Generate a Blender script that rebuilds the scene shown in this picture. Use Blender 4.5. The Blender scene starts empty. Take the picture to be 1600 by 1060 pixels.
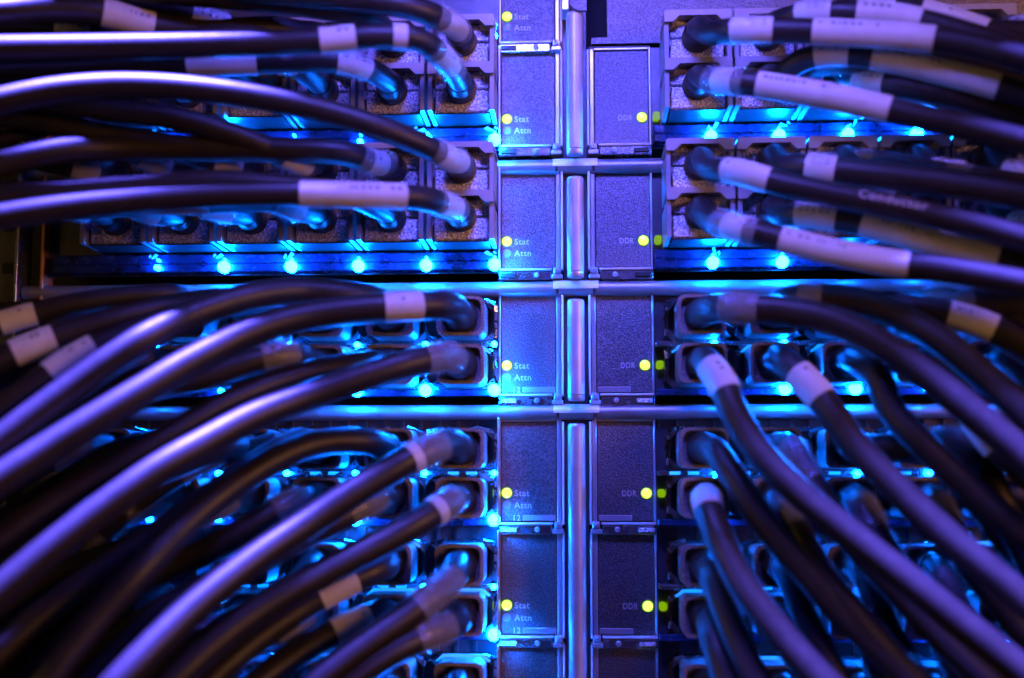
import bpy, bmesh, math, random
from mathutils import Vector, Matrix

# ------------------------------------------------------------------ scene, camera, light
scn = bpy.context.scene
MM = 0.001
S = 0.233e-3                       # metres on the panel plane per photograph pixel at the picture centre
X0 = 23.3 * MM                     # the middle of the cards lies right of the picture centre
CAM = Vector(((905 - 800) * S - X0, -0.45, (530 - 750) * S))
TGT = Vector((-X0, 0.0, 0.0))
cd = bpy.data.cameras.new("camera")
cam = bpy.data.objects.new("camera", cd)
scn.collection.objects.link(cam)
cam.location = CAM
cam.rotation_euler = (TGT - CAM).to_track_quat('-Z', 'Y').to_euler()
FPX = (TGT - CAM).length / S
cd.sensor_width = 36.0
cd.lens = 36.0 * FPX / 1600.0
cd.clip_start = 0.01
cd.clip_end = 20.0
cd.dof.use_dof = True
cd.dof.focus_distance = 0.450
cd.dof.aperture_fstop = 3.8
scn.camera = cam

world = bpy.data.worlds.new("World")
scn.world = world
world.use_nodes = True
wb = world.node_tree.nodes["Background"]
wb.inputs[0].default_value = (0.30, 0.13, 0.12, 1)
wb.inputs[1].default_value = 0.02

def area_light(name, loc, target, size, size_y, watts, col):
    l = bpy.data.lights.new(name, 'AREA')
    l.shape = 'RECTANGLE'; l.size = size; l.size_y = size_y
    l.energy = watts; l.color = col
    o = bpy.data.objects.new(name, l); scn.collection.objects.link(o)
    o.location = loc
    o.rotation_euler = (Vector(target) - Vector(loc)).to_track_quat('-Z', 'Y').to_euler()
    return o
# violet lamp above and in front of the rack, weak warm room light from the right
vl = area_light("violet_lamp", (0.0, -0.20, 0.20), (0, 0, 0.02), 0.09, 0.05, 0.46, (0.12, 0.102, 1.0))
vl.data.spread = math.radians(98)
cl_ = area_light("violet_ceiling_lamp", (-0.22, -0.150, 0.95), (-0.22, -0.150, 0.0), 0.40, 0.06, 620.0, (0.118, 0.094, 1.0))
cl_.rotation_euler = (0, 0, 0)
area_light("warm_room_lamp", (0.85, -0.75, 0.10), (0.1, 0, 0), 0.35, 0.35, 5.5, (1.0, 0.42, 0.20))
area_light("warm_room_lamp", (-1.1, -0.7, 0.20), (-0.1, 0, 0), 0.30, 0.30, 1.9, (1.0, 0.58, 0.12))

scn.view_settings.view_transform = 'Standard'
scn.view_settings.look = 'None'
scn.view_settings.exposure = 0.0
scn.view_settings.gamma = 1.0
scn.view_settings.use_curve_mapping = False
scn.render.engine = 'CYCLES'
scn.cycles.use_denoising = True
scn.cycles.max_bounces = 6
scn.cycles.transparent_max_bounces = 12
scn.cycles.caustics_reflective = False
scn.cycles.caustics_refractive = False
scn.cycles.sample_clamp_indirect = 6.0

random.seed(11)

# ------------------------------------------------------------------ pixel <-> place
_f = (TGT - CAM).normalized()
_r = _f.cross(Vector((0, 0, 1))).normalized()
_u = _r.cross(_f)
def at(px, py, d=0.0):
    """point d millimetres in front of the card plane seen at photograph pixel px, py"""
    v = _f + _r * ((px - 800) / FPX) + _u * ((530 - py) / FPX)
    t = (-d * MM - CAM.y) / v.y
    return CAM + v * t
def proj(p):
    v = p - CAM
    w = v.dot(_f)
    return (800 + v.dot(_r) / w * FPX, 530 - v.dot(_u) / w * FPX)

# ------------------------------------------------------------------ materials
MATS = {}
def newmat(name):
    m = bpy.data.materials.new(name); m.use_nodes = True
    MATS[name] = m
    nt = m.node_tree
    return m, nt, nt.nodes["Principled BSDF"], nt.nodes["Material Output"]
def pbr(name, col, rough=0.5, metal=0.0, bump=0.0, bscale=2000.0, vary=0.0, vscale=120.0, spec=0.5, speck=0.0, coat=0.0, rvary=0.0):
    m, nt, b, out = newmat(name)
    b.inputs['Base Color'].default_value = (*col, 1)
    b.inputs['Roughness'].default_value = rough
    b.inputs['Metallic'].default_value = metal
    b.inputs['Specular IOR Level'].default_value = spec
    b.inputs['Coat Weight'].default_value = coat
    b.inputs['Coat Roughness'].default_value = 0.12
    tc = nt.nodes.new('ShaderNodeTexCoord')
    oi = nt.nodes.new('ShaderNodeObjectInfo')
    mp = nt.nodes.new('ShaderNodeVectorMath'); mp.operation = 'ADD'
    nt.links.new(tc.outputs['Object'], mp.inputs[0])
    nt.links.new(oi.outputs['Random'], mp.inputs[1])
    vec = mp.outputs[0]
    if bump > 0:
        n = nt.nodes.new('ShaderNodeTexNoise'); n.inputs['Scale'].default_value = bscale; n.inputs['Detail'].default_value = 2
        nt.links.new(vec, n.inputs['Vector'])
        bp = nt.nodes.new('ShaderNodeBump'); bp.inputs['Strength'].default_value = bump; bp.inputs['Distance'].default_value = 0.0006
        nt.links.new(n.outputs['Fac'], bp.inputs['Height']); nt.links.new(bp.outputs['Normal'], b.inputs['Normal'])
    if vary > 0 or speck > 0:
        n1 = nt.nodes.new('ShaderNodeTexNoise'); n1.inputs['Scale'].default_value = vscale; n1.inputs['Detail'].default_value = 5
        nt.links.new(vec, n1.inputs['Vector'])
        r1 = nt.nodes.new('ShaderNodeValToRGB')
        r1.color_ramp.elements[0].position = 0.3; r1.color_ramp.elements[1].position = 0.72
        r1.color_ramp.elements[0].color = (*[c * (1 - vary) for c in col], 1)
        r1.color_ramp.elements[1].color = (*[min(1, c * (1 + vary)) for c in col], 1)
        nt.links.new(n1.outputs['Fac'], r1.inputs['Fac'])
        last = r1.outputs['Color']
        if speck > 0:
            n2 = nt.nodes.new('ShaderNodeTexNoise'); n2.inputs['Scale'].default_value = bscale * 1.1; n2.inputs['Detail'].default_value = 1
            nt.links.new(vec, n2.inputs['Vector'])
            r2 = nt.nodes.new('ShaderNodeValToRGB')
            r2.color_ramp.elements[0].position = 0.36; r2.color_ramp.elements[1].position = 0.66
            r2.color_ramp.elements[0].color = (1 - speck,) * 3 + (1,); r2.color_ramp.elements[1].color = (1 + speck,) * 3 + (1,)
            nt.links.new(n2.outputs['Fac'], r2.inputs['Fac'])
            mx = nt.nodes.new('ShaderNodeMix'); mx.data_type = 'RGBA'; mx.blend_type = 'MULTIPLY'; mx.inputs[0].default_value = 1.0
            nt.links.new(last, mx.inputs[6]); nt.links.new(r2.outputs['Color'], mx.inputs[7])
            last = mx.outputs[2]
        nt.links.new(last, b.inputs['Base Color'])
    if rvary > 0:
        n3 = nt.nodes.new('ShaderNodeTexNoise'); n3.inputs['Scale'].default_value = vscale * 2.3; n3.inputs['Detail'].default_value = 6
        nt.links.new(vec, n3.inputs['Vector'])
        mr = nt.nodes.new('ShaderNodeMapRange'); mr.inputs[3].default_value = max(0.03, rough - rvary); mr.inputs[4].default_value = rough + rvary
        nt.links.new(n3.outputs['Fac'], mr.inputs[0]); nt.links.new(mr.outputs[0], b.inputs['Roughness'])
    return m
def emit(name, col, strength, base=(0.3, 0.3, 0.3)):
    m, nt, b, out = newmat(name)
    b.inputs['Base Color'].default_value = (*base, 1)
    b.inputs['Roughness'].default_value = 0.25
    b.inputs['Emission Color'].default_value = (*col, 1)
    b.inputs['Emission Strength'].default_value = strength
    return m
def clear(name, tint=(0.9, 0.92, 1.0), alpha=0.17, rough=0.10):
    m, nt, b, out = newmat(name)
    b.inputs['Base Color'].default_value = (*tint, 1)
    b.inputs['Roughness'].default_value = rough
    b.inputs['Specular IOR Level'].default_value = 0.9
    b.inputs['Alpha'].default_value = alpha
    tc = nt.nodes.new('ShaderNodeTexCoord')
    n = nt.nodes.new('ShaderNodeTexNoise'); n.inputs['Scale'].default_value = 330; n.inputs['Detail'].default_value = 2
    nt.links.new(tc.outputs['Object'], n.inputs['Vector'])
    bp = nt.nodes.new('ShaderNodeBump'); bp.inputs['Strength'].default_value = 0.8; bp.inputs['Distance'].default_value = 0.0012
    nt.links.new(n.outputs['Fac'], bp.inputs['Height']); nt.links.new(bp.outputs['Normal'], b.inputs['Normal'])
    return m

M_PLATE = pbr("speckled_powder_coat", (0.22, 0.205, 0.22), 0.47, 1.0, bump=0.5, bscale=1900, vary=0.06, vscale=60, speck=0.38)
M_CAST = pbr("die_cast_zinc", (0.74, 0.72, 0.74), 0.42, 0.3, bump=1.0, bscale=1350, vary=0.08, speck=0.55)
M_STEEL = pbr("brushed_steel", (0.46, 0.45, 0.48), 0.26, 0.9, bump=0.06, bscale=900, vary=0.12, vscale=90, rvary=0.09)
M_CAGE = pbr("port_cage_metal", (0.40, 0.40, 0.43), 0.20, 0.95, vary=0.15, vscale=200, rvary=0.08)
M_RIM = pbr("pale_aluminium", (0.66, 0.65, 0.68), 0.32, 0.5, bump=0.1, bscale=1500, vary=0.08, rvary=0.06)
M_ROD = pbr("satin_chrome", (0.58, 0.62, 0.72), 0.44, 0.35, bump=0.03, bscale=700, vary=0.10, vscale=160, rvary=0.07)
M_TUBE = pbr("satin_bar_metal", (0.34, 0.33, 0.35), 0.42, 0.6, bump=0.05, bscale=700, vary=0.12, vscale=120, rvary=0.06)
M_CASTD = pbr("dull_die_cast", (0.30, 0.275, 0.27), 0.45, 0.4, bump=0.9, bscale=2600, vary=0.12, speck=0.5)
M_DARKMETAL = pbr("dark_card_metal", (0.10, 0.10, 0.115), 0.33, 0.5, bump=0.12, bscale=1200, vary=0.2, rvary=0.1)
M_BLACK = pbr("black_plastic", (0.018, 0.017, 0.018), 0.42, 0.0, bump=0.15, bscale=1500, vary=0.3)
M_VOID = pbr("dark_interior", (0.008, 0.008, 0.009), 0.8)
M_SHELL = pbr("grey_connector_plastic", (0.36, 0.34, 0.355), 0.40, 0.0, bump=0.12, bscale=1600, vary=0.08, vscale=220, coat=0.15)
M_JACKET = pbr("dark_cable_jacket", (0.019, 0.0155, 0.0145), 0.45, 0.0, bump=0.10, bscale=700, vary=0.22, vscale=140, spec=0.42, coat=0.0, rvary=0.10)
M_BOOT = pbr("rubber_boot", (0.026, 0.024, 0.026), 0.45, 0.0, bump=0.15, bscale=900, vary=0.3)
M_LABEL = pbr("paper_label", (0.56, 0.555, 0.55), 0.55, 0.0, bump=0.10, bscale=500, vary=0.08, vscale=180)
M_WHITE = pbr("white_enamel", (0.94, 0.94, 0.94), 0.30, 0.0, vary=0.05)
M_PRINT = pbr("grey_print", (0.16, 0.155, 0.17), 0.6)
M_SILK = pbr("white_silkscreen", (0.72, 0.72, 0.72), 0.6)
M_JPRINT = pbr("white_jacket_print", (0.42, 0.40, 0.42), 0.6)
M_CLEAR = clear("clear_heat_shrink")
M_BAR = pbr("glow_tinted_light_bar", (0.014, 0.030, 0.11), 0.26, 0.1, bump=0.55, bscale=230, vary=0.75, spec=0.8, rvary=0.06)  # base tinted blue to carry the glow of the lamps
M_BLUE = emit("blue_led_lit", (0.0004, 0.13, 1.0), 1000)
M_BLUE2 = emit("blue_led_dimmer", (0.0006, 0.12, 1.0), 420)
M_GLOW = emit("blue_painted_glow", (0.0, 0.17, 1.0), 3.0)  # glow put into the colour for blue streaks of lamp light
M_GREEN = emit("green_led_lit", (0.62, 1.0, 0.10), 2.3, (0.05, 0.06, 0.02))
M_GLINT = emit("green_painted_glint", (0.36, 0.70, 0.0), 0.55, (0.02, 0.03, 0.0))  # glint of the status lamp put into a glowing colour
M_ATTN = pbr("unlit_lens", (0.30, 0.42, 0.44), 0.3)

# ------------------------------------------------------------------ mesh builder (millimetres in, metres out)
class MB:
    def __init__(self): self.v = []; self.f = []; self.s = []
    def add(self, vs, fs, smooth=False):
        o = len(self.v); self.v += [tuple(x) for x in vs]
        self.f += [tuple(i + o for i in f) for f in fs]; self.s += [smooth] * len(fs)
        return self
    def box(self, x0, x1, y0, y1, z0, z1, c=0.0):
        """box; c = chamfer of the front (low y) edges"""
        if c <= 0:
            vs = [(x0, y0, z0), (x1, y0, z0), (x1, y0, z1), (x0, y0, z1), (x0, y1, z0), (x1, y1, z0), (x1, y1, z1), (x0, y1, z1)]
            return self.add(vs, [(0, 1, 2, 3), (5, 4, 7, 6), (4, 0, 3, 7), (1, 5, 6, 2), (3, 2, 6, 7), (4, 5, 1, 0)])
        rect = lambda x0, x1, z0, z1, k: [(x0 + k, z0), (x1 - k, z0), (x1, z0 + k), (x1, z1 - k), (x1 - k, z1), (x0 + k, z1), (x0, z1 - k), (x0, z0 + k)]
        a = rect(x0 + c, x1 - c, z0 + c, z1 - c, c); b = rect(x0, x1, z0, z1, c)
        vs = [(x, y0, z) for x, z in a] + [(x, y0 + c, z) for x, z in b] + [(x, y1, z) for x, z in b]
        fs = [tuple(range(8)), tuple(range(23, 15, -1))]
        for k in (0, 8):
            for i in range(8):
                j = (i + 1) % 8; fs.append((k + i, k + 8 + i, k + 8 + j, k + j))
        return self.add(vs, fs)
    def prism(self, poly, y0, y1):
        """polygon in x,z (counter-clockwise seen from the front) extruded from y0 (front) to y1"""
        n = len(poly)
        vs = [(x, y0, z) for x, z in poly] + [(x, y1, z) for x, z in poly]
        fs = [tuple(range(n)), tuple(range(2 * n - 1, n - 1, -1))]
        for i in range(n):
            j = (i + 1) % n; fs.append((i, i + n, j + n, j))
        return self.add(vs, fs)
    def ring(self, outer, inner, y0, y1):
        """frame between two polygons with the same number of corners"""
        n = len(outer)
        vs = [(x, y0, z) for x, z in outer] + [(x, y0, z) for x, z in inner] + [(x, y1, z) for x, z in outer] + [(x, y1, z) for x, z in inner]
        fs = []
        for i in range(n):
            j = (i + 1) % n
            fs += [(i, j, n + j, n + i), (2 * n + j, 2 * n + i, 3 * n + i, 3 * n + j), (i, 2 * n + i, 2 * n + j, j), (n + j, 3 * n + j, 3 * n + i, n + i)]
        return self.add(vs, fs)
    def lathe_y(self, prof, n=20, cx=0, cz=0):
        """profile [(radius, y)] turned about the y axis; ends closed"""
        vs = []; fs = []
        for r, y in prof:
            for i in range(n):
                a = 2 * math.pi * i / n; vs.append((cx + r * math.cos(a), y, cz + r * math.sin(a)))
        for k in range(len(prof) - 1):
            for i in range(n):
                j = (i + 1) % n; fs.append((k * n + i, k * n + j, (k + 1) * n + j, (k + 1) * n + i))
        fs.append(tuple(range(n))); fs.append(tuple(range(len(prof) * n - 1, (len(prof) - 1) * n - 1, -1)))
        return self.add(vs, fs, True)
    def tube(self, pts, rad, n=14, cap=True):
        """swept tube through points (Vectors, mm); rad number or list"""
        fr = frames(pts); vs = []; fs = []
        for k, p in enumerate(pts):
            t, a, b = fr[k]; r = rad[k] if isinstance(rad, (list, tuple)) else rad
            for i in range(n):
                w = 2 * math.pi * i / n
                vs.append(p + a * (r * math.cos(w)) + b * (r * math.sin(w)))
        for k in range(len(pts) - 1):
            for i in range(n):
                j = (i + 1) % n; fs.append((k * n + i, k * n + j, (k + 1) * n + j, (k + 1) * n + i))
        if cap:
            fs.append(tuple(range(n - 1, -1, -1))); fs.append(tuple(range((len(pts) - 1) * n, len(pts) * n)))
        return self.add(vs, fs, True)
    def mesh(self, name, mat):
        me = bpy.data.meshes.new(name)
        me.from_pydata([(x * MM, y * MM, z * MM) for x, y, z in self.v], [], self.f)
        bm = bmesh.new(); bm.from_mesh(me)
        bmesh.ops.recalc_face_normals(bm, faces=bm.faces); bm.to_mesh(me); bm.free()
        for p, s in zip(me.polygons, self.s): p.use_smooth = s
        if any(self.s):
            me.set_sharp_from_angle(angle=math.radians(48))
        me.materials.append(mat)
        return me
def frames(pts):
    out = []; up = Vector((0, 0, 1)); a = None
    for k in range(len(pts)):
        t = (pts[min(k + 1, len(pts) - 1)] - pts[max(k - 1, 0)]).normalized()
        if a is None:
            a = up.cross(t)
            if a.length < 1e-3: a = Vector((1, 0, 0)).cross(t)
        a = (a - t * a.dot(t)).normalized()
        out.append((t, a, t.cross(a)))
    return out

col = scn.collection
def link(name, data, parent=None, loc=(0, 0, 0)):
    o = bpy.data.objects.new(name, data); col.objects.link(o)
    o.location = Vector(loc) * MM
    if parent is not None: o.parent = parent
    return o
def empty(name, loc, label, cat, group=None):
    o = link(name, None, None, loc); o.empty_display_size = 0.01
    o['label'] = label; o['category'] = cat
    if group: o['group'] = group
    return o
def part(name, mb, mat, parent, loc=(0, 0, 0)):
    return link(name, mb.mesh(name, mat), parent, loc)
_text = {}
def text_mesh(s, size, mat, depth=0.03):
    """lettering lying in the x,z plane, readable from -y, millimetres, left aligned at 0,0"""
    key = (s, size, mat.name)
    if key in _text: return _text[key]
    cu = bpy.data.curves.new("lettering", 'FONT'); cu.body = s; cu.size = size * MM; cu.space_character = 1.12
    cu.resolution_u = 3; cu.extrude = depth * MM; cu.offset = 0.00005
    ob = bpy.data.objects.new("lettering_tmp", cu); col.objects.link(ob)
    dg = bpy.context.evaluated_depsgraph_get(); dg.update()
    me = bpy.data.meshes.new_from_object(ob.evaluated_get(dg))
    me.transform(Matrix.Rotation(math.radians(90), 4, 'X'))
    me.materials.clear(); me.materials.append(mat)
    bpy.data.objects.remove(ob); bpy.data.curves.remove(cu)
    _text[key] = me
    return me

# ------------------------------------------------------------------ layout of the cards (millimetres)
ZC = [129.1, 89.7, 43.6, -2.0, -47.8, -87.3, -126.6]      # middle height of each card
ORD = ["topmost", "second", "third", "fourth", "fifth", "sixth", "lowest"]
ROWNAME = ["card row cut off by the top edge", "second card row", "third card row", "fourth card row", "fifth card row", "sixth card row", "lowest card row"]
LX = [-40.0 - 24.65 * c for c in range(6)]
RX = [43.3 + 24.4 * c for c in range(6)]
LLED = [-29.2 - 24.65 * c for c in range(6)]
RLED = [48.9 + 24.4 * c for c in range(6)]
TYPE_A = (0, 1, 2)
ZU, ZL = 14.4, -2.9        # plug centre heights of the wide plugs relative to the card
ZUB, ZLB = 7.6, -9.2       # of the round nosed plugs

# structure behind everything
o = part('chassis_back', MB().box(-260, 240, 22, 26, -190, 190), M_VOID, None); o['kind'] = 'structure'

# unseen slab added above the picture: keeps the ceiling lamp off the cards, only the cables reach out under the light
o = part('rack_overhang', MB().box(-300, 300, -88, 20, 172, 190, 1.0), M_VOID, None); o['kind'] = 'structure'  # added unseen slab that blocks the ceiling lamp

# ------------------------------------------------------------------ shared part meshes
def led_mesh(r, mat):
    prof = [(r * 1.05, 0.0), (r * 1.05, -1.9), (r, -2.0)] + [(r * math.cos(a), -2.0 - r * 0.9 * math.sin(a)) for a in (0.35, 0.75, 1.1, 1.4)] + [(r * 0.05, -2.0 - r * 0.9)]
    return MB().lathe_y(prof, 16).mesh('led', mat)
ME_LED = led_mesh(2.05, M_BLUE); ME_LED2 = led_mesh(0.95, M_BLUE2)
M_BLUE3 = emit("blue_led_small", (0.001, 0.11, 1.0), 110)
ME_LED3 = led_mesh(0.5, M_BLUE3)
ME_STAT = MB().lathe_y([(1.75, 0), (1.75, -0.35), (1.5, -0.6), (0.1, -0.75)], 24).mesh('status_light', M_GREEN)
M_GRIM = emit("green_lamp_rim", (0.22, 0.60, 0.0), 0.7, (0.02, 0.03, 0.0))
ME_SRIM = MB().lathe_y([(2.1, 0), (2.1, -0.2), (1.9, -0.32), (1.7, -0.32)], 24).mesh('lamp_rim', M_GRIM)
ME_ATTN = MB().lathe_y([(1.55, 0), (1.55, -0.3), (1.3, -0.45), (0.1, -0.5)], 24).mesh('attention_light', M_ATTN)
ME_SCREW = MB().lathe_y([(1.5, 0), (1.5, -0.9), (1.2, -1.2), (0.55, -1.2), (0.5, -0.5), (0.05, -0.5)], 18).mesh('screw', M_ROD)
ME_SCREW_S = MB().lathe_y([(1.0, 0), (1.0, -0.6), (0.8, -0.8), (0.35, -0.8), (0.3, -0.3), (0.05, -0.3)], 14).mesh('screw', M_ROD)
ME_VBAR = MB().box(-0.55, 0.55, -1.6, 2.0, -2.0, 2.0).mesh('vent_bar', M_DARKMETAL)

def rrect(w, h, k, n=4, cx=0, cz=0):
    out = []
    for sx, sz, a0 in ((1, -1, -90), (1, 1, 0), (-1, 1, 90), (-1, -1, 180)):
        for i in range(n + 1):
            a = math.radians(a0 + 90 * i / n)
            out.append((cx + sx * (w - k) + k * math.cos(a), cz + sz * (h - k) + k * math.sin(a)))
    return out
def octa(w, h, k, cx=0, cz=0):
    return [(cx - w + k, cz - h), (cx + w - k, cz - h), (cx + w, cz - h + k), (cx + w, cz + h - k), (cx + w - k, cz + h), (cx - w + k, cz + h), (cx - w, cz + h - k), (cx - w, cz - h + k)]
ME_CAGE = MB().ring(octa(12.0, 7.5, 3.0), octa(10.6, 6.5, 3.2), -7.0, 3.0).mesh('port_cage', M_CAGE)
M_SLIVER = pbr("glint_sliver_steel", (0.62, 0.62, 0.66), 0.13, 1.0, bump=0.25, bscale=420, vary=0.1)
def sliver_mesh(seed):  # bright slivers added around the cages to catch lamp glints
    rnd = random.Random(seed); mb = MB()
    for side in range(3):
        for k in range(4):
            L = rnd.uniform(1.6, 3.4); w = rnd.uniform(0.35, 0.8); tilt = rnd.uniform(-0.9, 0.9); yaw = rnd.uniform(-0.5, 0.5)
            if side == 0: c = Vector((-8.5 + 5.6 * k + rnd.uniform(-1, 1), -8.0, 7.0)); R = Matrix.Rotation(tilt, 3, 'X') @ Matrix.Rotation(yaw, 3, 'Y'); h = Vector((L, 0.12, w))
            else: c = Vector(((-11.4 if side == 1 else 11.4), -8.0, -4.5 + 3.0 * k)); R = Matrix.Rotation(tilt, 3, 'Z') @ Matrix.Rotation(yaw, 3, 'Y'); h = Vector((w * 0.7, 0.12, L * 0.55))
            vs = [c + R @ Vector((h.x * a, h.y * b, h.z * d)) for a in (-1, 1) for b in (-1, 1) for d in (-1, 1)]
            mb.add(vs, [(0, 1, 3, 2), (4, 6, 7, 5), (0, 4, 5, 1), (2, 3, 7, 6), (0, 2, 6, 4), (1, 5, 7, 3)])
    return mb.mesh('spring_fingers', M_SLIVER)  # slivers added for glints
ME_SLIVERS = [sliver_mesh(k) for k in range(5)]
ME_GLOW_V = MB().prism([(-2.4, 0), (-1.2, -1.5), (0.6, -2.6), (1.0, -2.2), (-0.2, -0.6), (-0.9, 0.7)], -0.8, 0).prism([(1.2, -1.0), (2.2, -2.2), (2.7, -1.6), (1.9, -0.2)], -0.8, 0).mesh('painted_glow', M_GLOW)  # glowing slivers paint the splash of lamp light above each lamp
M_WING = emit("painted_blue_edge", (0.0, 0.20, 1.0), 1.7)  # glowing strip paints the blue reflection on the cage edges
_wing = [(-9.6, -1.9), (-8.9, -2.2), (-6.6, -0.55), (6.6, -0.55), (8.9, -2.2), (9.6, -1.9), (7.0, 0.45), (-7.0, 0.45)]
ME_WING = MB().prism(_wing, -8.6, -7.0).mesh('painted_glow', M_WING)
ME_GLOW_H = MB().box(-1.9, 1.9, -0.5, 0, -0.55, 0.55, 0.15).mesh('painted_glow', M_GLOW)

# ------------------------------------------------------------------ the switch cards
LIT = {  # (row, side): columns whose lower lamp shines at full strength
    (1, 'L'): (0, 1, 4), (2, 'L'): (0, 2, 3, 4, 1), (3, 'L'): (0, 1, 2), (4, 'L'): (0, 2), (5, 'L'): (0,), (6, 'L'): (0, 1),
    (1, 'R'): (0, 1, 2, 3), (2, 'R'): (1, 0), (3, 'R'): (1, 2), (4, 'R'): (), (5, 'R'): (), (6, 'R'): ()}
def make_card(r):
    zc = ZC[r]
    name = ["cut off at the top edge", "second from the top", "third from the top", "fourth from the top", "fifth from the top", "sixth from the top", "cut off at the bottom edge"][r]
    look = "switch card with green status lamps and blue port lamps" if 0 < r < 6 else ("switch card with one green status lamp" if r == 0 else "dark switch card with blue port lamps")
    root = empty('switch_card', (0, 0, zc), f"{look}, {name}", 'switch card', 'switch cards stacked in the rack')
    sides = ('L', 'R') if r > 0 else ('L',)
    A = r in TYPE_A
    for sd in sides:
        sg = -1 if sd == 'L' else 1
        xa, xb = sorted((sg * 28.2, sg * (197 if sd == 'L' else 186)))
        # sheet behind the ports
        part('face_sheet', MB().box(xa, xb, 0, 2, -19.2, 19.2), M_DARKMETAL, root)
        # middle plate with its raised rims
        x0, x1 = sorted((sg * 27.2, sg * 7.3))
        pl = part('middle_plate', MB().box(x0, x1, -1.0, 2.0, -17.8, 17.6, 0.25), M_PLATE, root)
        i0, i1 = sorted((sg * 7.15, sg * 5.5))
        part('plate_rim', MB().box(i0, i1, -2.2, 2, -18.6, 18.2, 0.3), M_RIM, root)
        i0, i1 = sorted((sg * 5.3, sg * 4.5))
        part('plate_rim', MB().box(i0, i1, -3.6, 2, -19.0, 17.6, 0.2), M_WHITE, root)
        i0, i1 = sorted((sg * 27.95, sg * 27.3))
        part('plate_rim', MB().box(i0, i1, -10.5 if r >= 4 and sd == 'L' else (-6.5 if r in (1, 2) and sd == 'L' else -2.4), 2, -18.4, 18.6, 0.15), M_RIM, root)  # left rims deepened to keep lamp spill off the plates
        i0, i1 = sorted((sg * 27.2, sg * 7.2))
        part('plate_rim', MB().box(i0, i1, -2.0, 2, 17.75, 18.5, 0.15), M_RIM, root)
        part('bottom_flange', MB().box(min(sg * 27.9, sg * 8.6), max(sg * 27.9, sg * 8.6), -3.6, 2, -19.0, -18.2, 0.2), M_WHITE, root)
        # latch lever under the plate
        i0, i1 = sorted((sg * 28.0, sg * 8.9))
        la = part('latch_lever', MB().box(i0, i1, -3.4, 1, -22.4, -19.15, 0.35), M_STEEL, root)
        link('screw', ME_SCREW_S, la, (sg * 14.2, -3.4, -20.7))
        part('lever_rib', MB().box(min(sg * 27.2, sg * 21.5), max(sg * 27.2, sg * 21.5), -4.1, -3.4, -21.6, -20.0, 0.2), M_BLACK if r < 3 else M_CAST, la)
        i0, i1 = sorted((sg * 8.7, sg * 4.7))
        hb = part('hinge_block', MB().box(i0, i1, -4.4, 1, -22.2, -20.5, 0.3).box(i0 + 0.6, i1 - 0.6, -3.8, 1, -20.5, -17.9, 0.3), M_RIM, root)
        link('screw', ME_SCREW_S, hb, (sg * 6.7, -3.8, -19.3))
        # writing and status lamps
        if sd == 'L':
            sl = link('status_light', ME_STAT, root, (-25.1, -1.0, -7.8)); link('lamp_rim', ME_SRIM, sl)
            link('attention_light', ME_ATTN, root, (-25.1, -1.0, -12.1))
            t = link('lettering', text_mesh('Stat', 3.1, M_SILK), root, (-22.4, -1.05, -8.9)); t['label'] = 'white printed word Stat'
            t = link('lettering', text_mesh('Attn', 3.1, M_SILK), root, (-22.4, -1.05, -13.2)); t['label'] = 'white printed word Attn'
            if r >= 3:
                t = link('lettering', text_mesh('12', 2.9, M_SILK), root, (-23.2, -1.05, -17.6)); t['label'] = 'white printed number 12'
        else:
            sl = link('status_light', ME_STAT, root, (24.7, -1.0, -7.9)); link('lamp_rim', ME_SRIM, sl)
            t = link('lettering', text_mesh('DDR', 2.9, M_SILK), root, (15.9, -1.05, -8.9)); t.scale.x = 0.82; t['label'] = 'white printed letters DDR'
        if r >= 3:
            i0, i1 = sorted((sg * 19.5, sg * 7.6))
            part('plate_strip', MB().box(i0, i1, -1.5, -0.9, -17.7, -15.6, 0.2), M_RIM, root)
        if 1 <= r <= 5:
            if sd == 'R': part('painted_lamp_glint', MB().prism(rrect(1.25, 1.5, 0.9, 4, 29.9, -7.9), -3.4, 0), M_GLINT, root)  # glowing green patch stands in for the lamp's reflection
            elif r >= 2: part('painted_lamp_glint', MB().box(-30.0, -28.9, -3.4, 0, -9.3, -6.4, 0.2), M_GLINT, root)
        # lamp strip and lamps
        if A:
            bx0, bx1 = sorted((sg * 28.4, sg * (192 if sd == 'L' else 184)))
            part('light_bar', MB().box(bx0, bx1, -7.0, 0.5, -15.8, -12.3, 0.5).box(bx0, bx1, -7.5, 0.5, -19.0, -16.0, 0.4), M_BAR, root)
        else:
            bx0, bx1 = sorted((sg * 28.4, sg * (192 if sd == 'L' else 184)))
            part('light_bar', MB().box(bx0, bx1, -7.2, 0.5, -19.2, -16.9, 0.3), M_BAR, root)
            part('lamp_strip', MB().box(bx0, bx1, -7.6, 0.5, -1.65, 0.05, 0.3), M_STEEL, root)
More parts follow.
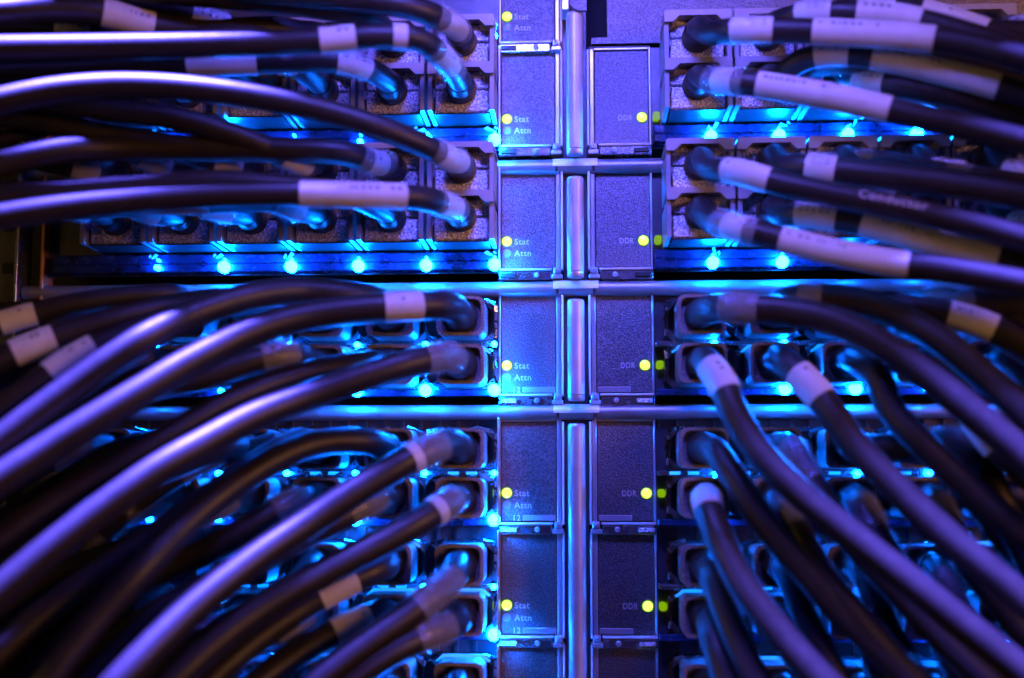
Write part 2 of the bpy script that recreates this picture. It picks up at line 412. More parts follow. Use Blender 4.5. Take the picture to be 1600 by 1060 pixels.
        for c in range(6):
            lx = (LLED if sd == 'L' else RLED)[c]
            if sd == 'R' and c == 5: continue
            full = c in LIT.get((r, sd), ())
            if A:
                link('led', ME_LED if full else ME_LED2, root, (lx, -7.5, -17.6))
                link('led', ME_LED3, root, (lx + 0.1, -7.0, -14.8))
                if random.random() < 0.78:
                    lp = link('painted_glow', ME_GLOW_V, root, (lx - 1.6 * -sg + random.uniform(-0.8, 0.8), -7.0, -12.5))
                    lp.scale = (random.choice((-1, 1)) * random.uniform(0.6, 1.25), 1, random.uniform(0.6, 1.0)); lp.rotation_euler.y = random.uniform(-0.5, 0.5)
            else:
                link('led', ME_LED if full else ME_LED2, root, (lx, -7.2, -17.2))
                link('led', ME_LED2, root, (lx, -7.6, -0.8))
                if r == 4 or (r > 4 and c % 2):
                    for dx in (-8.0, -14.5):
                        link('painted_glow', ME_GLOW_H, root, (lx + dx, -7.6, -0.8))
                for zz in (ZUB, ZLB):
                    cx = (LX if sd == 'L' else RX)[c]
                    link('port_cage', ME_CAGE, root, (cx, 0, zz)); link('spring_fingers', random.choice(ME_SLIVERS), root, (cx, 0, zz))  # spring_fingers are slivers added to catch lamp glints
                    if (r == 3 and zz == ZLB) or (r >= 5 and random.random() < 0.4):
                        link('painted_glow', ME_WING, root, (cx, 0, zz + 7.3))
        # row of square vent holes above the ports
        if r >= 4:
            x = 29.5
            part('vent_rail', MB().box(min(sg * 28.3, sg * 184), max(sg * 28.3, sg * 184), -1.8, 1, 19.4, 20.2), M_DARKMETAL, root)
            while x < 180:
                link('vent_bar', ME_VBAR, root, (sg * x, 0, 17.4)); x += 6.7
    return root
for r in range(7): make_card(r)

# filler panel at the top right with its dark slot
fp = empty('filler_panel', (90, 0, 124), "speckled blank panel with tall black slot at the top edge", 'panel')
def panel_bits():
    zb, zt = 109.6, 150
    part('panel_sheet', MB().box(6.3 - 90, 186 - 90, -2.6, 2, 109.6 - 124, 112.0 - 124).box(12.2 - 90, 186 - 90, -2.6, 2, 112.0 - 124, zt - 124), M_PLATE, fp)
    part('slot_interior', MB().box(4.4 - 90, 13 - 90, 6, 7, 110 - 124, zt - 124), M_VOID, fp)
    part('lower_lip', MB().box(5.2 - 90, 28 - 90, -1.4, 2, 107.9 - 124, 109.2 - 124, 0.2), M_BLACK, fp)
    part('corner_tab', MB().prism([(-1.6 - 90, 118.6 - 124), (0.2 - 90, 116.6 - 124), (2.4 - 90, 116.0 - 124), (4.5 - 90, 116.0 - 124), (4.5 - 90, zt - 124), (-1.6 - 90, zt - 124)], -19.4, -18.0), M_PLATE, fp)
panel_bits()

# horizontal tie bars and the upright rods between them
BARZ = [at(900, 261, 1.6).z / MM, at(900, 451.5, 1.6).z / MM, at(900, 644.5, 1.6).z / MM]
for k, z in enumerate(BARZ):
    b = empty('tie_bar', (0, -1.6, z), ["satin metal tie bar under the second card row", "satin metal tie bar under the third card row", "satin metal tie bar under the fourth card row"][k], 'bar', 'horizontal bars between cards')
    part('bar_tube', MB().tube([Vector((x, 0, 0)) for x in (-205, -150, -80, 0, 80, 150, 190)], 2.75, 20), M_TUBE, b)
    n = 10
    arc = [(3.05 * math.cos(a), 3.05 * math.sin(a)) for a in [math.radians(106 + 80 * i / n) for i in range(n + 1)]]
    arc2 = [(2.8 * math.cos(a), 2.8 * math.sin(a)) for a in [math.radians(106 + 80 * i / n) for i in range(n + 1)]]
    mb = MB(); vs = []
    for x0, x1 in ((-8.2, 8.2),):
        for (cy, cz) in arc + arc2[::-1]: vs.append((x0, cy, cz))
        for (cy, cz) in arc + arc2[::-1]: vs.append((x1, cy, cz))
    m2 = 2 * (n + 1)
    fs = [tuple(range(m2)), tuple(range(2 * m2 - 1, m2 - 1, -1))] + [(i, (i + 1) % m2, m2 + (i + 1) % m2, m2 + i) for i in range(m2)]
    mb.add(vs, fs)
    cl = part('white_sleeve', mb, M_WHITE, b)  # white strip stands in for the glare on the bar
    part('bar_collar', MB().tube([Vector((-7.2, 0, 0)), Vector((-6.2, 0, 0))], 2.95, 18).tube([Vector((6.2, 0, 0)), Vector((7.2, 0, 0))], 2.95, 18), M_STEEL, b)
rods = [(116.5, 64.0, "upright satin rod between the plates of the second card row"), (56.0, 19.8, "upright satin rod between the plates of the third card row"),
        (12.0, -23.6, "upright satin rod between the plates of the fourth card row"), (-31.6, -150, "long upright satin rod below the lowest tie bar")]
for zt, zb, lab in rods:
    b = empty('upright_rod', (0, -15.5, zb), lab, 'rod', 'upright rods in the middle')
    part('rod_tube', MB().tube([Vector((0, 0, z)) for z in (2.2, 6, (zt - zb) * 0.5, zt - zb - 1)], 3.0, 24).tube([Vector((0, 0, zt - zb - 1)), Vector((0, 0, zt - zb - 0.3)), Vector((0, 0, zt - zb))], [3.0, 2.85, 2.4], 24), M_ROD, b)
    part('rod_end_cap', MB().tube([Vector((0, 0, 0)), Vector((0, 0, 0.4)), Vector((0, 0, 1.9))], [2.6, 2.95, 2.95], 24), M_RIM, b)
    part('rod_bracket', MB().box(-1.4, 1.4, 2.0, 16, 3.0, 8.0), M_STEEL, b)
o = part('rod_channel', MB().box(-4.3, 4.3, 0.5, 3, -160, 150), M_DARKMETAL, None); o['kind'] = 'structure'
o = empty('channel_strip', (-3.6, 0, 116), "narrow pale upright strip beside the topmost plate", 'metal strip')
part('strip_sheet', MB().box(-0.9, 1.8, -14, -4, 2.5, 32, 0.3), M_RIM, o)
part('strip_foot', MB().box(-0.7, 1.4, -4, 1, 4, 30), M_STEEL, o)

# rack upright at the far left
ru = empty('rack_post', (-207, 2, -150), "dark perforated rack post at the far left", 'rack post')
part('post_face', MB().box(-9, -0.4, -4, 3, 0, 330, 0.4), M_DARKMETAL, ru)
part('post_flange', MB().box(0.1, 1.3, -9, 3, 0, 330, 0.2), M_STEEL, ru)
for k in range(10):
    part('post_hole', MB().box(-6.6, -2.6, -4.2, -3.9, 96 + k * 15.9, 100 + k * 15.9), M_VOID, ru)
part('inner_edge', MB().box(8.6, 9.8, -6, 3, 120, 245, 0.2), pbr('copper_edge', (0.55, 0.25, 0.10), 0.4, 0.4), ru)

# ------------------------------------------------------------------ cable plugs (shared meshes)
def shell_mesh():
    mb = MB(); w, h = 11.7, 8.55; t = 1.5; f = -27.0; b = -0.4
    # top arch with the bevelled notch, side walls, no floor
    mb.prism([(-w, h - 4.2), (-w + 3.0, h - 4.2), (-w + 5.2, h - 2.0), (w - 5.2, h - 2.0), (w - 3.0, h - 4.2), (w, h - 4.2), (w, h - 0.5), (w - 0.5, h), (-w + 0.5, h), (-w, h - 0.5)], f, f + 5.5)
    mb.box(-w, w, f + 5.5, b, h - 1.4, h - 0.1)
    mb.box(-w, -w + t, f + 1.6, b, -h, h - 4.3)
    mb.box(w - t, w, f + 1.6, b, -h, h - 4.3)
    mb.prism([(-w + t, h - 4.3), (-w + t, -h + 5.5), (-w + t + 1.3, -h + 7.5), (-w + t + 1.3, h - 4.3)][::-1], f + 6, b)
    mb.prism([(w - t, h - 4.3), (w - t, -h + 5.5), (w - t - 1.3, -h + 7.5), (w - t - 1.3, h - 4.3)], f + 6, b)
    return mb.mesh('connector_shell', M_SHELL)
def face_mesh():
    w, h = 9.9, 7.0
    return MB().box(-w, w, -22.0, -0.4, 0.15, h - 0.4, 0.5).box(-w + 0.4, w - 0.4, -21.6, -0.4, -h - 1.2, -0.15, 0.5).mesh('connector_face', M_CAST)
def boot_prof(y0, L, r0, r1, ridges=3):
    p = [(r0 * 1.0, y0), (r0 * 1.04, y0 - 1.0)]
    for i in range(ridges):
        y = y0 - 1.4 - i * 2.0; rr = r0 - (r0 - r1) * (i * 2.0 / L) * 0.6
        p += [(rr * 0.90, y), (rr * 0.90, y - 0.5), (rr, y - 0.8), (rr, y - 1.6)]
    p += [(r1, y0 - L)]
    return p
ME_GLOW_MASK = MB().box(-9.7, 9.7, -21.4, -0.4, -8.75, -8.3).mesh('underside_glow_mask', M_BLACK)  # black sheet added to keep lamp glow off the plug underside
ME_SHELL = shell_mesh(); ME_FACE = face_mesh()
ME_BOOT_A = MB().lathe_y(boot_prof(-21.5, 10, 5.3, 4.3), 22).mesh('boot', M_BOOT)
ME_PULL_LUG = MB().box(-2.2, 2.2, -24.5, -21.5, -0.8, 0.8, 0.3).mesh('release_lug', M_BLACK)
# round nosed plug
def plug_b():
    return MB().ring(rrect(8.3, 6.9, 2.6), rrect(7.2, 5.8, 2.4), -23.5, -21.0).prism(rrect(8.2, 6.8, 2.6), -21.0, -0.4).mesh('plug_body', M_CASTD)
ME_PLUG_B = plug_b()
ME_BOOT_B = MB().lathe_y([(6.0, -20.5), (6.0, -22.6), (5.4, -24.5), (5.1, -27), (4.7, -30)], 22).mesh('boot', M_BOOT)
ME_TAB = MB().prism([(2.4 * math.cos(a), 6.2 * math.sin(a)) for a in [2 * math.pi * i / 16 for i in range(16)]], -13, -3.0).mesh('pull_tab', M_BLACK)

def catmull(pts, step):
    P = [pts[0] * 2 - pts[1]] + pts + [pts[-1] * 2 - pts[-2]]
    out = []
    for i in range(1, len(P) - 2):
        p0, p1, p2, p3 = P[i - 1:i + 3]
        def tj(ti, a, b): return ti + max(1e-6, (b - a).length) ** 0.5
        t0 = 0; t1 = tj(t0, p0, p1); t2 = tj(t1, p1, p2); t3 = tj(t2, p2, p3)
        n = max(3, int((p2 - p1).length / step))
        for k in range(n):
            t = t1 + (t2 - t1) * k / n
            A1 = p0 * ((t1 - t) / (t1 - t0)) + p1 * ((t - t0) / (t1 - t0))
            A2 = p1 * ((t2 - t) / (t2 - t1)) + p2 * ((t - t1) / (t2 - t1))
            A3 = p2 * ((t3 - t) / (t3 - t2)) + p3 * ((t - t2) / (t3 - t2))
            B1 = A1 * ((t2 - t) / (t2 - t0)) + A2 * ((t - t0) / (t2 - t0))
            B2 = A2 * ((t3 - t) / (t3 - t1)) + A3 * ((t - t1) / (t3 - t1))
            out.append(B1 * ((t2 - t) / (t2 - t1)) + B2 * ((t - t1) / (t2 - t1)))
    out.append(pts[-1].copy())
    return out

def surf(path, fr, s, ang, rad):
    """point on the tube surface; s in mm along path, ang measured from the side facing the viewer (-y), positive upward"""
    acc = 0.0
    for k in range(len(path) - 1):
        d = (path[k + 1] - path[k]).length
        if acc + d >= s or k == len(path) - 2:
            w = min(1.0, max(0.0, (s - acc) / d)); p = path[k].lerp(path[k + 1], w); t = (path[k + 1] - path[k]).normalized(); break
        acc += d
    f = Vector((0, -1, 0)); f = (f - t * f.dot(t)).normalized(); u = f.cross(t)
    if u.z < 0: u = -u
    return p + f * (rad * math.cos(ang)) + u * (rad * math.sin(ang))

def wrap_text(s, size, mat, path, s0, rad, ang0, flip=False):
    me = text_mesh(s, size, mat, 0.0).copy()
    w = max(v.co.x for v in me.vertices)
    bm = bmesh.new(); bm.from_mesh(me)
    bmesh.ops.subdivide_edges(bm, edges=[e for e in bm.edges if e.calc_length() > 0.0008], cuts=1)
    bm.to_mesh(me); bm.free()
    for v in me.vertices:
        x = v.co.x / MM; z = v.co.z / MM
        q = surf(path, None, s0 + (w / MM - x if flip else x), ang0 + z / rad, rad)
        v.co = q * MM
    return me

CABLES = {}
def make_cable(row, sd, up, c, pts, rad, marks=(), label=None, jitter=0.0, writing=None):
    """one cable with its plug. pts: world points (mm) after the boot. marks: (kind, pixelA, pixelB)"""
    zc = ZC[row]; A = row in TYPE_A
    x = (LX if sd == 'L' else RX)[c]
    z = zc + ((ZU if up else ZL) if A else (ZUB if up else ZLB))
    base = Vector((x, 0, z))
    root = empty('network_cable', base, label, 'cable', 'cables in the left ports' if sd == 'L' else 'cables in the right ports')
    if A:
        link('connector_shell', ME_SHELL, root); link('connector_face', ME_FACE, root); link('underside_glow_mask', ME_GLOW_MASK, root)
        link('boot', ME_BOOT_A, root); y0, y1 = -25, -32
        link('release_lug', ME_PULL_LUG, root, (0, 0, 6.4))
    else:
        link('plug_body', ME_PLUG_B, root); link('boot', ME_BOOT_B, root); y0, y1 = -22, -30
        link('pull_tab', ME_TAB, root, (-10.9 if sd == 'L' else 10.9, 0, 0))
    raw = [base + Vector((0, y0, 0)), base + Vector((0, y1, 0))] + pts
    path = [p - base for p in catmull(raw, 3.5)]
    jk = part('jacket', MB().tube(path, rad, 16), M_JACKET, root)
    px = [proj((p + base) * MM) for p in path]
    L = [0.0]
    for k in range(len(path) - 1): L.append(L[-1] + (path[k + 1] - path[k]).length)
    def near(q):
        return min(range(len(px)), key=lambda k: (px[k][0] - q[0]) ** 2 + (px[k][1] - q[1]) ** 2)
    for kind, a, b in marks:
        i, j = sorted((near(a), near(b)))
        if j - i < 1: j = min(len(path) - 1, i + 1)
        sub = path[i:j + 1]
        if kind == 'clear':
            if len(sub) < 3: continue
            part('clear_sleeve', MB().tube(sub, [rad + 0.9 + (0.25 * math.sin(1.7 * k)) for k in range(len(sub))], 16, False), M_CLEAR, root)
            if A: part('inner_label', MB().tube(sub[1:-1] if len(sub) > 4 else sub, rad + 0.18, 16, True), M_LABEL, root)
            elif label.startswith('dark cable in'): continue
            else: continue
        else:
            lb = part('label_wrap', MB().tube(sub, rad + (0.3 if kind == 'white' else 0.2), 16, True), M_LABEL, root)
        # rows of small unreadable print on the label
        mb = MB(); s = L[i] + 2.0; e = L[j] - 1.5
        fr = None
        while s < e:
            wd = random.uniform(0.5, 1.5)
            for lane in ((0.42, 0.62), (0.05, 0.25)) if kind == 'clear' else ((0.25, 0.5),):
                if random.random() < 0.3: continue
                rr = rad + 0.36
                quad = [surf(path, fr, s, lane[0], rr), surf(path, fr, s + wd, lane[0], rr), surf(path, fr, s + wd, lane[1], rr), surf(path, fr, s, lane[1], rr)]
                mb.add(quad, [(0, 1, 2, 3)])
            s += wd + random.uniform(0.5, 1.2)
            if kind == 'white' and s > L[i] + 0.55 * (e - L[i]): break
        if mb.v: part('label_print', mb, M_PRINT, root)
    if writing:
        s, q, size = writing
        k = near(q)
        me = wrap_text(s, size, M_JPRINT, path, L[k], rad + 0.06, -0.05)
        w = link('jacket_lettering', me, root); w['label'] = 'pale printed lettering along the jacket'
    CABLES[(row, sd, up, c)] = (root, raw, rad)
    return root

W3 = lambda L: [at(a, b, d) / MM for a, b, d in L]
# ---- paths traced for the cables that stand out: (pixel x, pixel y, depth in mm)
H = {}
def hero(row, sd, port, c, path, rad, marks=(), label="", writing=None):
    H[(row, sd, port == 'u', c)] = (path, rad, marks, label, writing)
# left, wide plugs
hero(1, 'L', 'u', 0, [(690, 30, 52), (640, 12, 60), (560, 0, 64), (430, -12, 68), (250, -30, 72)], 4.0, [('clear', (712, 52), (672, 22))], "dark cable with clear sleeve rising to the top edge from upper left port")
hero(1, 'L', 'l', 0, [(692, 90, 54), (655, 62, 62), (590, 57, 66), (500, 64, 69), (380, 69, 73), (200, 73, 79), (0, 76, 86), (-120, 78, 90)], 4.0, [('clear', (706, 108), (670, 72)), ('white', (636, 58), (612, 57)), ('white', (556, 60), (502, 64))], "violet lit cable crossing the upper left, just below the top edge")
hero(1, 'L', 'l', 1, [(582, 112, 44), (545, 98, 52), (480, 95, 55), (380, 98, 58), (200, 102, 62), (0, 108, 66), (-100, 110, 68)], 4.0, [('clear', (575, 108), (535, 97)), ('white', (400, 97), (285, 100))], "dark cable with slim white label just under the violet upper left cable")
hero(2, 'L', 'u', 0, [(705, 250, 46), (672, 232, 56), (600, 203, 62), (500, 172, 68), (400, 152, 73), (280, 137, 78), (170, 134, 82), (80, 142, 86), (0, 158, 90), (-100, 185, 94)], 4.0, [('clear', (722, 266), (676, 234))], "arched violet lit cable sweeping over the upper left")
hero(2, 'L', 'l', 0, [(695, 320, 48), (660, 310, 58), (560, 305, 64), (450, 303, 68), (330, 305, 73), (200, 314, 79), (80, 327, 85), (0, 339, 89), (-100, 355, 93)], 4.1, [('clear', (710, 330), (672, 312)), ('white', (632, 308), (470, 303))], "cable with long white label crossing the left middle")
hero(2, 'L', 'u', 1, [(585, 255, 42), (540, 240, 50), (430, 235, 55), (300, 232, 60), (190, 232, 66), (100, 235, 74), (0, 258, 80), (-90, 285, 84)], 4.2, [('clear', (600, 262), (560, 246))], "short looking violet lit cable at the left edge under the arched one")
hero(1, 'L', 'u', 2, [(470, 52, 44), (420, 45, 50), (330, 52, 56), (240, 42, 62), (160, 20, 70), (80, 14, 76), (0, 19, 82), (-90, 24, 86)], 4.4, [('white', (236, 38), (170, 22))], "thick violet lit cable in the top left corner")
# left, round nosed plugs
hero(3, 'L', 'u', 0, [(700, 478, 46), (640, 479, 54), (560, 484, 58), (480, 494, 62), (400, 516, 66), (300, 565, 72), (200, 625, 78), (75, 702, 86), (0, 750, 91), (-90, 812, 96)], 4.8, [('tan', (664, 478), (606, 481))], "long cable with tan label sweeping from fourth row to the left edge")
hero(3, 'L', 'u', 1, [(590, 470, 40), (540, 461, 46), (470, 455, 50), (400, 462, 56), (300, 492, 64), (225, 530, 72), (110, 608, 78), (0, 690, 84), (-80, 750, 88)], 4.7, [], "violet lit cable just above the long sweeping tan labelled one")
hero(3, 'L', 'l', 0, [(690, 558, 46), (640, 568, 54), (560, 592, 60), (480, 620, 65), (400, 650, 70), (320, 692, 75), (250, 732, 79), (125, 822, 87), (0, 925, 95), (-80, 1000, 100)], 4.8, [('clear', (706, 556), (655, 564))], "long cable from lower port of fourth row down to the left edge")
hero(3, 'L', 'l', 1, [(590, 566, 40), (520, 575, 47), (440, 595, 52), (350, 632, 58), (260, 685, 64), (180, 732, 70), (90, 782, 76), (0, 842, 82), (-80, 900, 86)], 4.3, [], "brown dimly lit cable between two violet ones at the left edge")
hero(4, 'L', 'u', 0, [(700, 692, 44), (652, 712, 54), (560, 765, 62), (480, 818, 68), (400, 872, 73), (300, 952, 80), (200, 1052, 88), (120, 1140, 94)], 4.8, [('clear', (690, 697), (642, 716)), ('white', (656, 709), (640, 717))], "cable with pale ring going from fifth row to the bottom edge")
hero(4, 'L', 'l', 0, [(706, 782, 44), (660, 812, 54), (590, 852, 60), (500, 898, 66), (420, 942, 70), (340, 1000, 75), (265, 1068, 80), (180, 1150, 86)], 4.7, [('clear', (705, 784), (668, 806)), ('white', (684, 794), (666, 806))], "cable with clear ring from lower fifth row to the bottom edge")
hero(4, 'L', 'u', 1, [(575, 690, 40), (500, 692, 48), (430, 718, 54), (350, 770, 60), (285, 825, 66), (222, 890, 74), (150, 968, 80), (75, 1062, 86), (20, 1140, 90)], 4.5, [], "brown topped cable turning violet near the bottom left")
hero(5, 'L', 'u', 0, [(705, 905, 42), (665, 940, 52), (610, 980, 58), (540, 1030, 63), (480, 1078, 67), (400, 1150, 70)], 4.7, [('clear', (700, 910), (650, 952))], "cable with clear sleeve from upper port of the sixth row")
hero(5, 'L', 'l', 0, [(710, 975, 42), (665, 992, 52), (610, 1020, 58), (550, 1060, 62), (490, 1110, 66)], 4.7, [('clear', (700, 978), (640, 1004))], "cable with clear sleeve from lower port of the sixth row")
hero(5, 'L', 'u', 1, [(600, 885, 38), (555, 905, 44), (480, 945, 50), (400, 1000, 55), (330, 1060, 60), (260, 1130, 64)], 4.5, [('tan', (556, 906), (505, 934))], "dark cable with dull printed label low on the left")
hero(5, 'L', 'l', 1, [(600, 955, 38), (560, 972, 44), (500, 1000, 50), (430, 1045, 55), (360, 1100, 60)], 4.5, [('white', (576, 964), (522, 990))], "dark cable with bright white label near the bottom middle")
hero(3, 'L', 'u', 3, [(380, 470, 36), (300, 474, 42), (200, 494, 50), (85, 528, 58), (0, 562, 64), (-80, 600, 68)], 4.2, [('white', (86, 527), (10, 556))], "cable with wide tan label at the left edge, upper one")
hero(3, 'L', 'u', 2, [(480, 466, 38), (400, 470, 44), (300, 488, 51), (200, 522, 58), (130, 552, 64), (60, 598, 70), (0, 640, 74), (-80, 700, 78)], 4.2, [('white', (152, 540), (84, 580))], "cable with tan and white label beside the tan labelled one")
hero(3, 'L', 'u', 4, [(280, 462, 34), (200, 464, 40), (120, 474, 46), (55, 490, 50), (0, 506, 54), (-80, 530, 58)], 3.6, [('white', (60, 488), (8, 503))], "thin cable with narrow white label at left edge by the rack post")
# right, wide plugs
hero(1, 'R', 'u', 0, [(1110, 52, 46), (1145, 48, 54), (1230, 48, 58), (1330, 52, 62), (1420, 58, 66), (1500, 68, 70), (1600, 92, 76), (1690, 120, 80)], 4.1, [('clear', (1140, 48), (1206, 48)), ('white', (1264, 49), (1468, 63))], "cable with longest white label along the upper right")
hero(1, 'R', 'l', 0, [(1112, 126, 46), (1150, 128, 54), (1220, 138, 58), (1300, 152, 62), (1390, 172, 66), (1480, 192, 70), (1600, 222, 75), (1690, 250, 79)], 4.1, [('clear', (1112, 126), (1158, 130)), ('white', (1192, 134), (1392, 172))], "cable with long white label above the blue lamps on the right")
hero(1, 'R', 'u', 1, [(1222, 32, 44), (1262, 22, 50), (1320, 20, 54), (1400, 26, 58), (1480, 44, 62), (1600, 84, 68), (1690, 120, 72)], 4.0, [('clear', (1242, 26), (1300, 20)), ('white', (1345, 22), (1430, 34))], "cable with printed label behind the longest white labelled one")
hero(1, 'R', 'u', 2, [(1320, 12, 40), (1360, 8, 46), (1440, 18, 50), (1520, 42, 54), (1600, 74, 58), (1690, 110, 62)], 3.9, [('clear', (1348, 8), (1400, 12)), ('white', (1440, 18), (1540, 50))], "cable with tapering white label in the top right corner")
hero(1, 'R', 'l', 1, [(1222, 116, 42), (1258, 92, 48), (1310, 84, 52), (1400, 96, 56), (1480, 115, 60), (1560, 136, 64), (1690, 175, 70)], 3.9, [('clear', (1275, 88), (1322, 85)), ('white', (1356, 90), (1562, 136))], "cable with long curved white label in the right upper bundle")
hero(2, 'R', 'u', 0, [(1110, 265, 46), (1150, 268, 54), (1220, 287, 58), (1320, 308, 62), (1420, 328, 66), (1520, 352, 70), (1600, 374, 74), (1690, 400, 78)], 4.0, [('white', (1134, 267), (1192, 279))], "cable with printed lettering on its jacket in the right bundle", ("Conductor", (1330, 310), 4.2))
hero(2, 'R', 'l', 0, [(1112, 346, 46), (1150, 356, 54), (1220, 374, 58), (1310, 396, 62), (1400, 412, 66), (1480, 422, 70), (1600, 444, 76), (1690, 462, 80)], 4.1, [('clear', (1122, 349), (1186, 365)), ('white', (1212, 372), (1414, 414))], "lowest white labelled cable of the right bundle, above blue lamps")
hero(2, 'R', 'u', 1, [(1222, 262, 42), (1262, 262, 48), (1330, 270, 52), (1420, 280, 56), (1500, 290, 60), (1600, 306, 66), (1690, 322, 70)], 4.6, [('clear', (1262, 262), (1302, 266))], "thick dark cable in the right bundle, third row")
hero(2, 'R', 'l', 1, [(1222, 336, 42), (1262, 336, 48), (1330, 346, 52), (1400, 364, 56), (1480, 386, 60), (1560, 404, 64), (1690, 440, 70)], 3.9, [('clear', (1254, 336), (1318, 344)), ('white', (1352, 350), (1556, 404))], "cable with tan end label in the right bundle")
# right, round nosed plugs
hero(3, 'R', 'u', 0, [(1118, 482, 44), (1170, 482, 52), (1240, 488, 56), (1310, 505, 60), (1380, 540, 65), (1450, 588, 70), (1520, 645, 76), (1600, 714, 82), (1690, 800, 88)], 4.8, [('clear', (1130, 482), (1182, 482))], "thick violet edged cable sweeping from fourth row to the right edge")
hero(3, 'R', 'u', 1, [(1222, 472, 40), (1270, 466, 46), (1340, 472, 50), (1410, 496, 56), (1470, 532, 62), (1540, 590, 68), (1600, 642, 74), (1690, 730, 80)], 4.7, [('clear', (1252, 467), (1292, 467))], "dark cable just above the thick sweeping one on the right")
hero(3, 'R', 'l', 0, [(1104, 566, 46), (1128, 598, 56), (1150, 650, 62), (1190, 712, 67), (1260, 780, 72), (1340, 845, 77), (1420, 908, 82), (1500, 972, 87), (1600, 1052, 93), (1690, 1130, 98)], 4.7, [('white', (1108, 572), (1140, 622))], "cable with small white label sweeping down to the bottom right corner")
hero(3, 'R', 'l', 1, [(1222, 562, 44), (1262, 598, 54), (1296, 640, 60), (1340, 700, 65), (1410, 772, 71), (1480, 838, 77), (1560, 905, 83), (1640, 975, 88), (1710, 1040, 92)], 4.7, [('white', (1240, 580), (1284, 618))], "cable with pale label in blue glow sweeping down right")
hero(4, 'R', 'u', 0, [(1118, 706, 42), (1148, 748, 50), (1190, 810, 56), (1240, 872, 60), (1310, 950, 65), (1390, 1030, 70), (1460, 1100, 74)], 4.6, [], "blue edged cable from upper fifth row going down right")
hero(4, 'R', 'l', 0, [(1104, 788, 46), (1122, 836, 56), (1156, 905, 63), (1204, 972, 68), (1262, 1040, 73), (1330, 1110, 78)], 4.8, [('white', (1100, 780), (1112, 804))], "cable with pale spot near its plug at the lower fifth row")
hero(5, 'R', 'u', 0, [(1112, 902, 42), (1132, 952, 50), (1158, 1015, 56), (1190, 1080, 60), (1230, 1150, 64)], 4.5, [], "dark cable from upper sixth row dropping to the bottom edge")
hero(5, 'R', 'l', 0, [(1110, 985, 42), (1126, 1035, 50), (1146, 1090, 55), (1170, 1150, 58)], 4.5, [], "dark cable from lower sixth row dropping to the bottom edge")
hero(4, 'R', 'u', 2, [(1448, 700, 40), (1490, 690, 46), (1530, 720, 50), (1560, 780, 54), (1600, 860, 58), (1640, 940, 62)], 4.6, [('clear', (1468, 694), (1520, 706))], "blue glinting curled cable at the right in the fifth row")

NTH = ["first", "second", "third", "fourth", "fifth", "sixth"]
def auto_label(row, sd, up, c):
    side = 'left' if sd == 'L' else 'right'
    return f"dark cable in {'upper' if up else 'lower'} port {NTH[c]} to the {side} of the plates, {ROWNAME[row]}"
for (row, sd, up, c), (path, rad, marks, lab, wr) in H.items():
    if sd == 'R' and row >= 3: path = [(a, b, 46 + (d - 46) * 0.80 if d > 46 else d) for a, b, d in path]
    if (row, sd, up, c) in ((1, 'L', False, 0), (2, 'L', False, 0), (2, 'L', True, 0)): path = [(a, b, d + (3 if d > 60 else 0)) for a, b, d in path]
    if sd == 'L' and row >= 3: path = [(a, b, d + 10 * min(1, max(0, (480 - a) / 250))) for a, b, d in path]
    make_cable(row, sd, up, c, W3(path), rad, marks, lab, writing=wr)
# the other ports: the run of the neighbouring traced cable, nearer to the cards
for row in range(1, 7):
    for sd in ('L', 'R'):
        for up in (True, False):
            for c in range(6 if sd == 'L' else 5):
                if (row, sd, up, c) in H: continue
                src = (row, sd, up, 0) if (row, sd, up, 0) in CABLES else (5, sd, up, 0)
                _, raw, rad = CABLES[src]
                c0 = src[3]
                dx = (-24.65 if sd == 'L' else 24.4) * c
                dz = ZC[row] - ZC[src[0]]
                jz = random.uniform(-4, 4); k = 1 - 0.085 * c
                pts = []
                for i, p in enumerate(raw[2:]):
                    w = min(1.0, i / 3.0)
                    dep = -30 + (p.y + 30) * max(0.35, k) - random.uniform(0, 2)
                    pts.append(Vector((p.x + dx, dep, p.z + dz + jz * w + random.uniform(-1.2, 1.2))))
                pts = [p for p in pts if -330 < p.x < 290]
                if len(pts) < 2: continue
                q0 = proj(pts[0] * MM); q1 = proj(pts[1] * MM)
                mk = []
                if random.random() < 0.8: mk.append(('clear', q0, q1))
                if random.random() < 0.05 and len(pts) > 4:
                    mk.append(('white', proj(pts[2] * MM), proj(pts[3] * MM)))
                make_cable(row, sd, up, c, pts, rad * random.uniform(0.94, 1.0), mk, auto_label(row, sd, up, c))

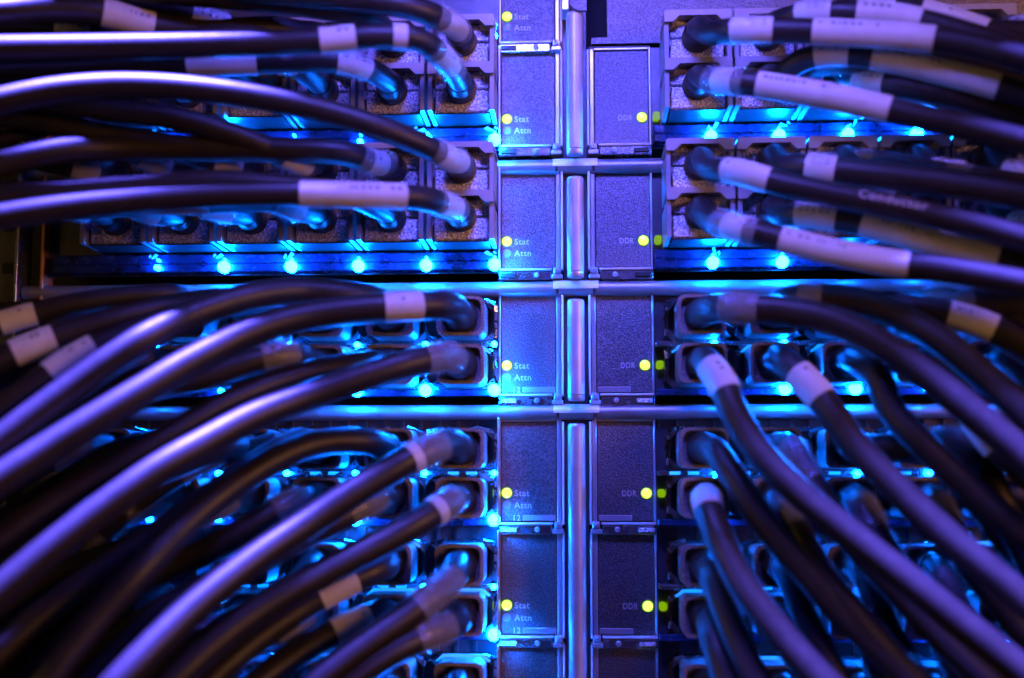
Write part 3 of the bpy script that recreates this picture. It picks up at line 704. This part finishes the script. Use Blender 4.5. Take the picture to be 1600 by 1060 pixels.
# thin loose cords that thread through the bundles
def cord(path, rad, lab, grp, sleeve=None):
    pts = W3(path); base = pts[0].copy()
    root = empty('thin_cord', base, lab, 'cord', grp)
    pth = [p - base for p in catmull(pts, 3.5)]
    part('jacket', MB().tube(pth, rad, 12), M_JACKET, root)
    n = len(pth)
    for a, b in (sleeve or ((0.15, 0.3), (0.5, 0.62))):
        i, j = int(a * n), int(b * n)
        if j - i > 2: part('clear_sleeve', MB().tube(pth[i:j], [rad + 0.6 + 0.3 * math.sin(1.9 * k) for k in range(j - i)], 12, False), M_CLEAR, root)  # sleeves added to catch glints among the bundles
    part('end_plug', MB().tube([pth[0] + Vector((0, 8, 0)), pth[0] + Vector((0, 3, 0)), pth[0], pth[1]], [rad * 1.5, rad * 1.5, rad * 1.35, rad], 12), M_BOOT, root)
GR = 'thin cords in the right bundle'; GL = 'thin cords in the left bundle'
cord([(1262, 118, 30), (1310, 104, 44), (1400, 112, 50), (1500, 140, 54), (1700, 190, 58)], 2.3, "thin cord rising behind the long curved white label, upper right", GR)
cord([(1330, 70, 30), (1400, 72, 44), (1480, 92, 48), (1560, 116, 52), (1700, 160, 56)], 2.2, "thin cord just under the longest white label, upper right", GR)
cord([(1390, 150, 30), (1440, 150, 42), (1500, 166, 46), (1600, 192, 50), (1700, 215, 54)], 2.5, "thin cord right of the lamp row in the second card row", GR)
cord([(1300, 250, 30), (1370, 246, 44), (1460, 262, 50), (1560, 276, 56), (1700, 296, 60)], 2.4, "thin cord along the top of the third row bundle, right", GR)
cord([(1360, 330, 30), (1430, 330, 46), (1500, 344, 52), (1600, 362, 58), (1700, 384, 62)], 2.6, "thin cord between the lettered cable and the lowest labelled one", GR)
cord([(1440, 388, 30), (1490, 384, 44), (1560, 398, 52), (1700, 428, 60)], 2.4, "short thin cord at the right edge above the fourth row", GR)
cord([(1420, 470, 28), (1470, 462, 40), (1540, 478, 46), (1620, 520, 52), (1700, 570, 56)], 2.6, "thin cord at the right edge in the fourth row", GR)
cord([(330, 190, 28), (260, 178, 42), (160, 186, 50), (60, 204, 58), (-90, 238, 64)], 2.4, "thin cord under the arched cable, upper left", GL)
cord([(420, 120, 28), (340, 112, 40), (220, 118, 48), (100, 122, 54), (-90, 130, 60)], 2.3, "thin cord above the arched cable, upper left", GL)
cord([(330, 476, 28), (250, 482, 36), (140, 512, 44), (40, 560, 50), (-80, 640, 54)], 2.4, "thin cord behind the tan labelled cables, left edge", GL)
cord([(420, 690, 28), (330, 720, 40), (220, 790, 48), (120, 880, 54), (20, 985, 58), (-60, 1080, 60)], 2.6, "thin cord deep in the lower left bundle", GL)
cord([(460, 850, 28), (380, 890, 40), (290, 960, 46), (210, 1050, 50), (150, 1140, 52)], 2.5, "thin cord near the bottom edge in the left bundle", GL)
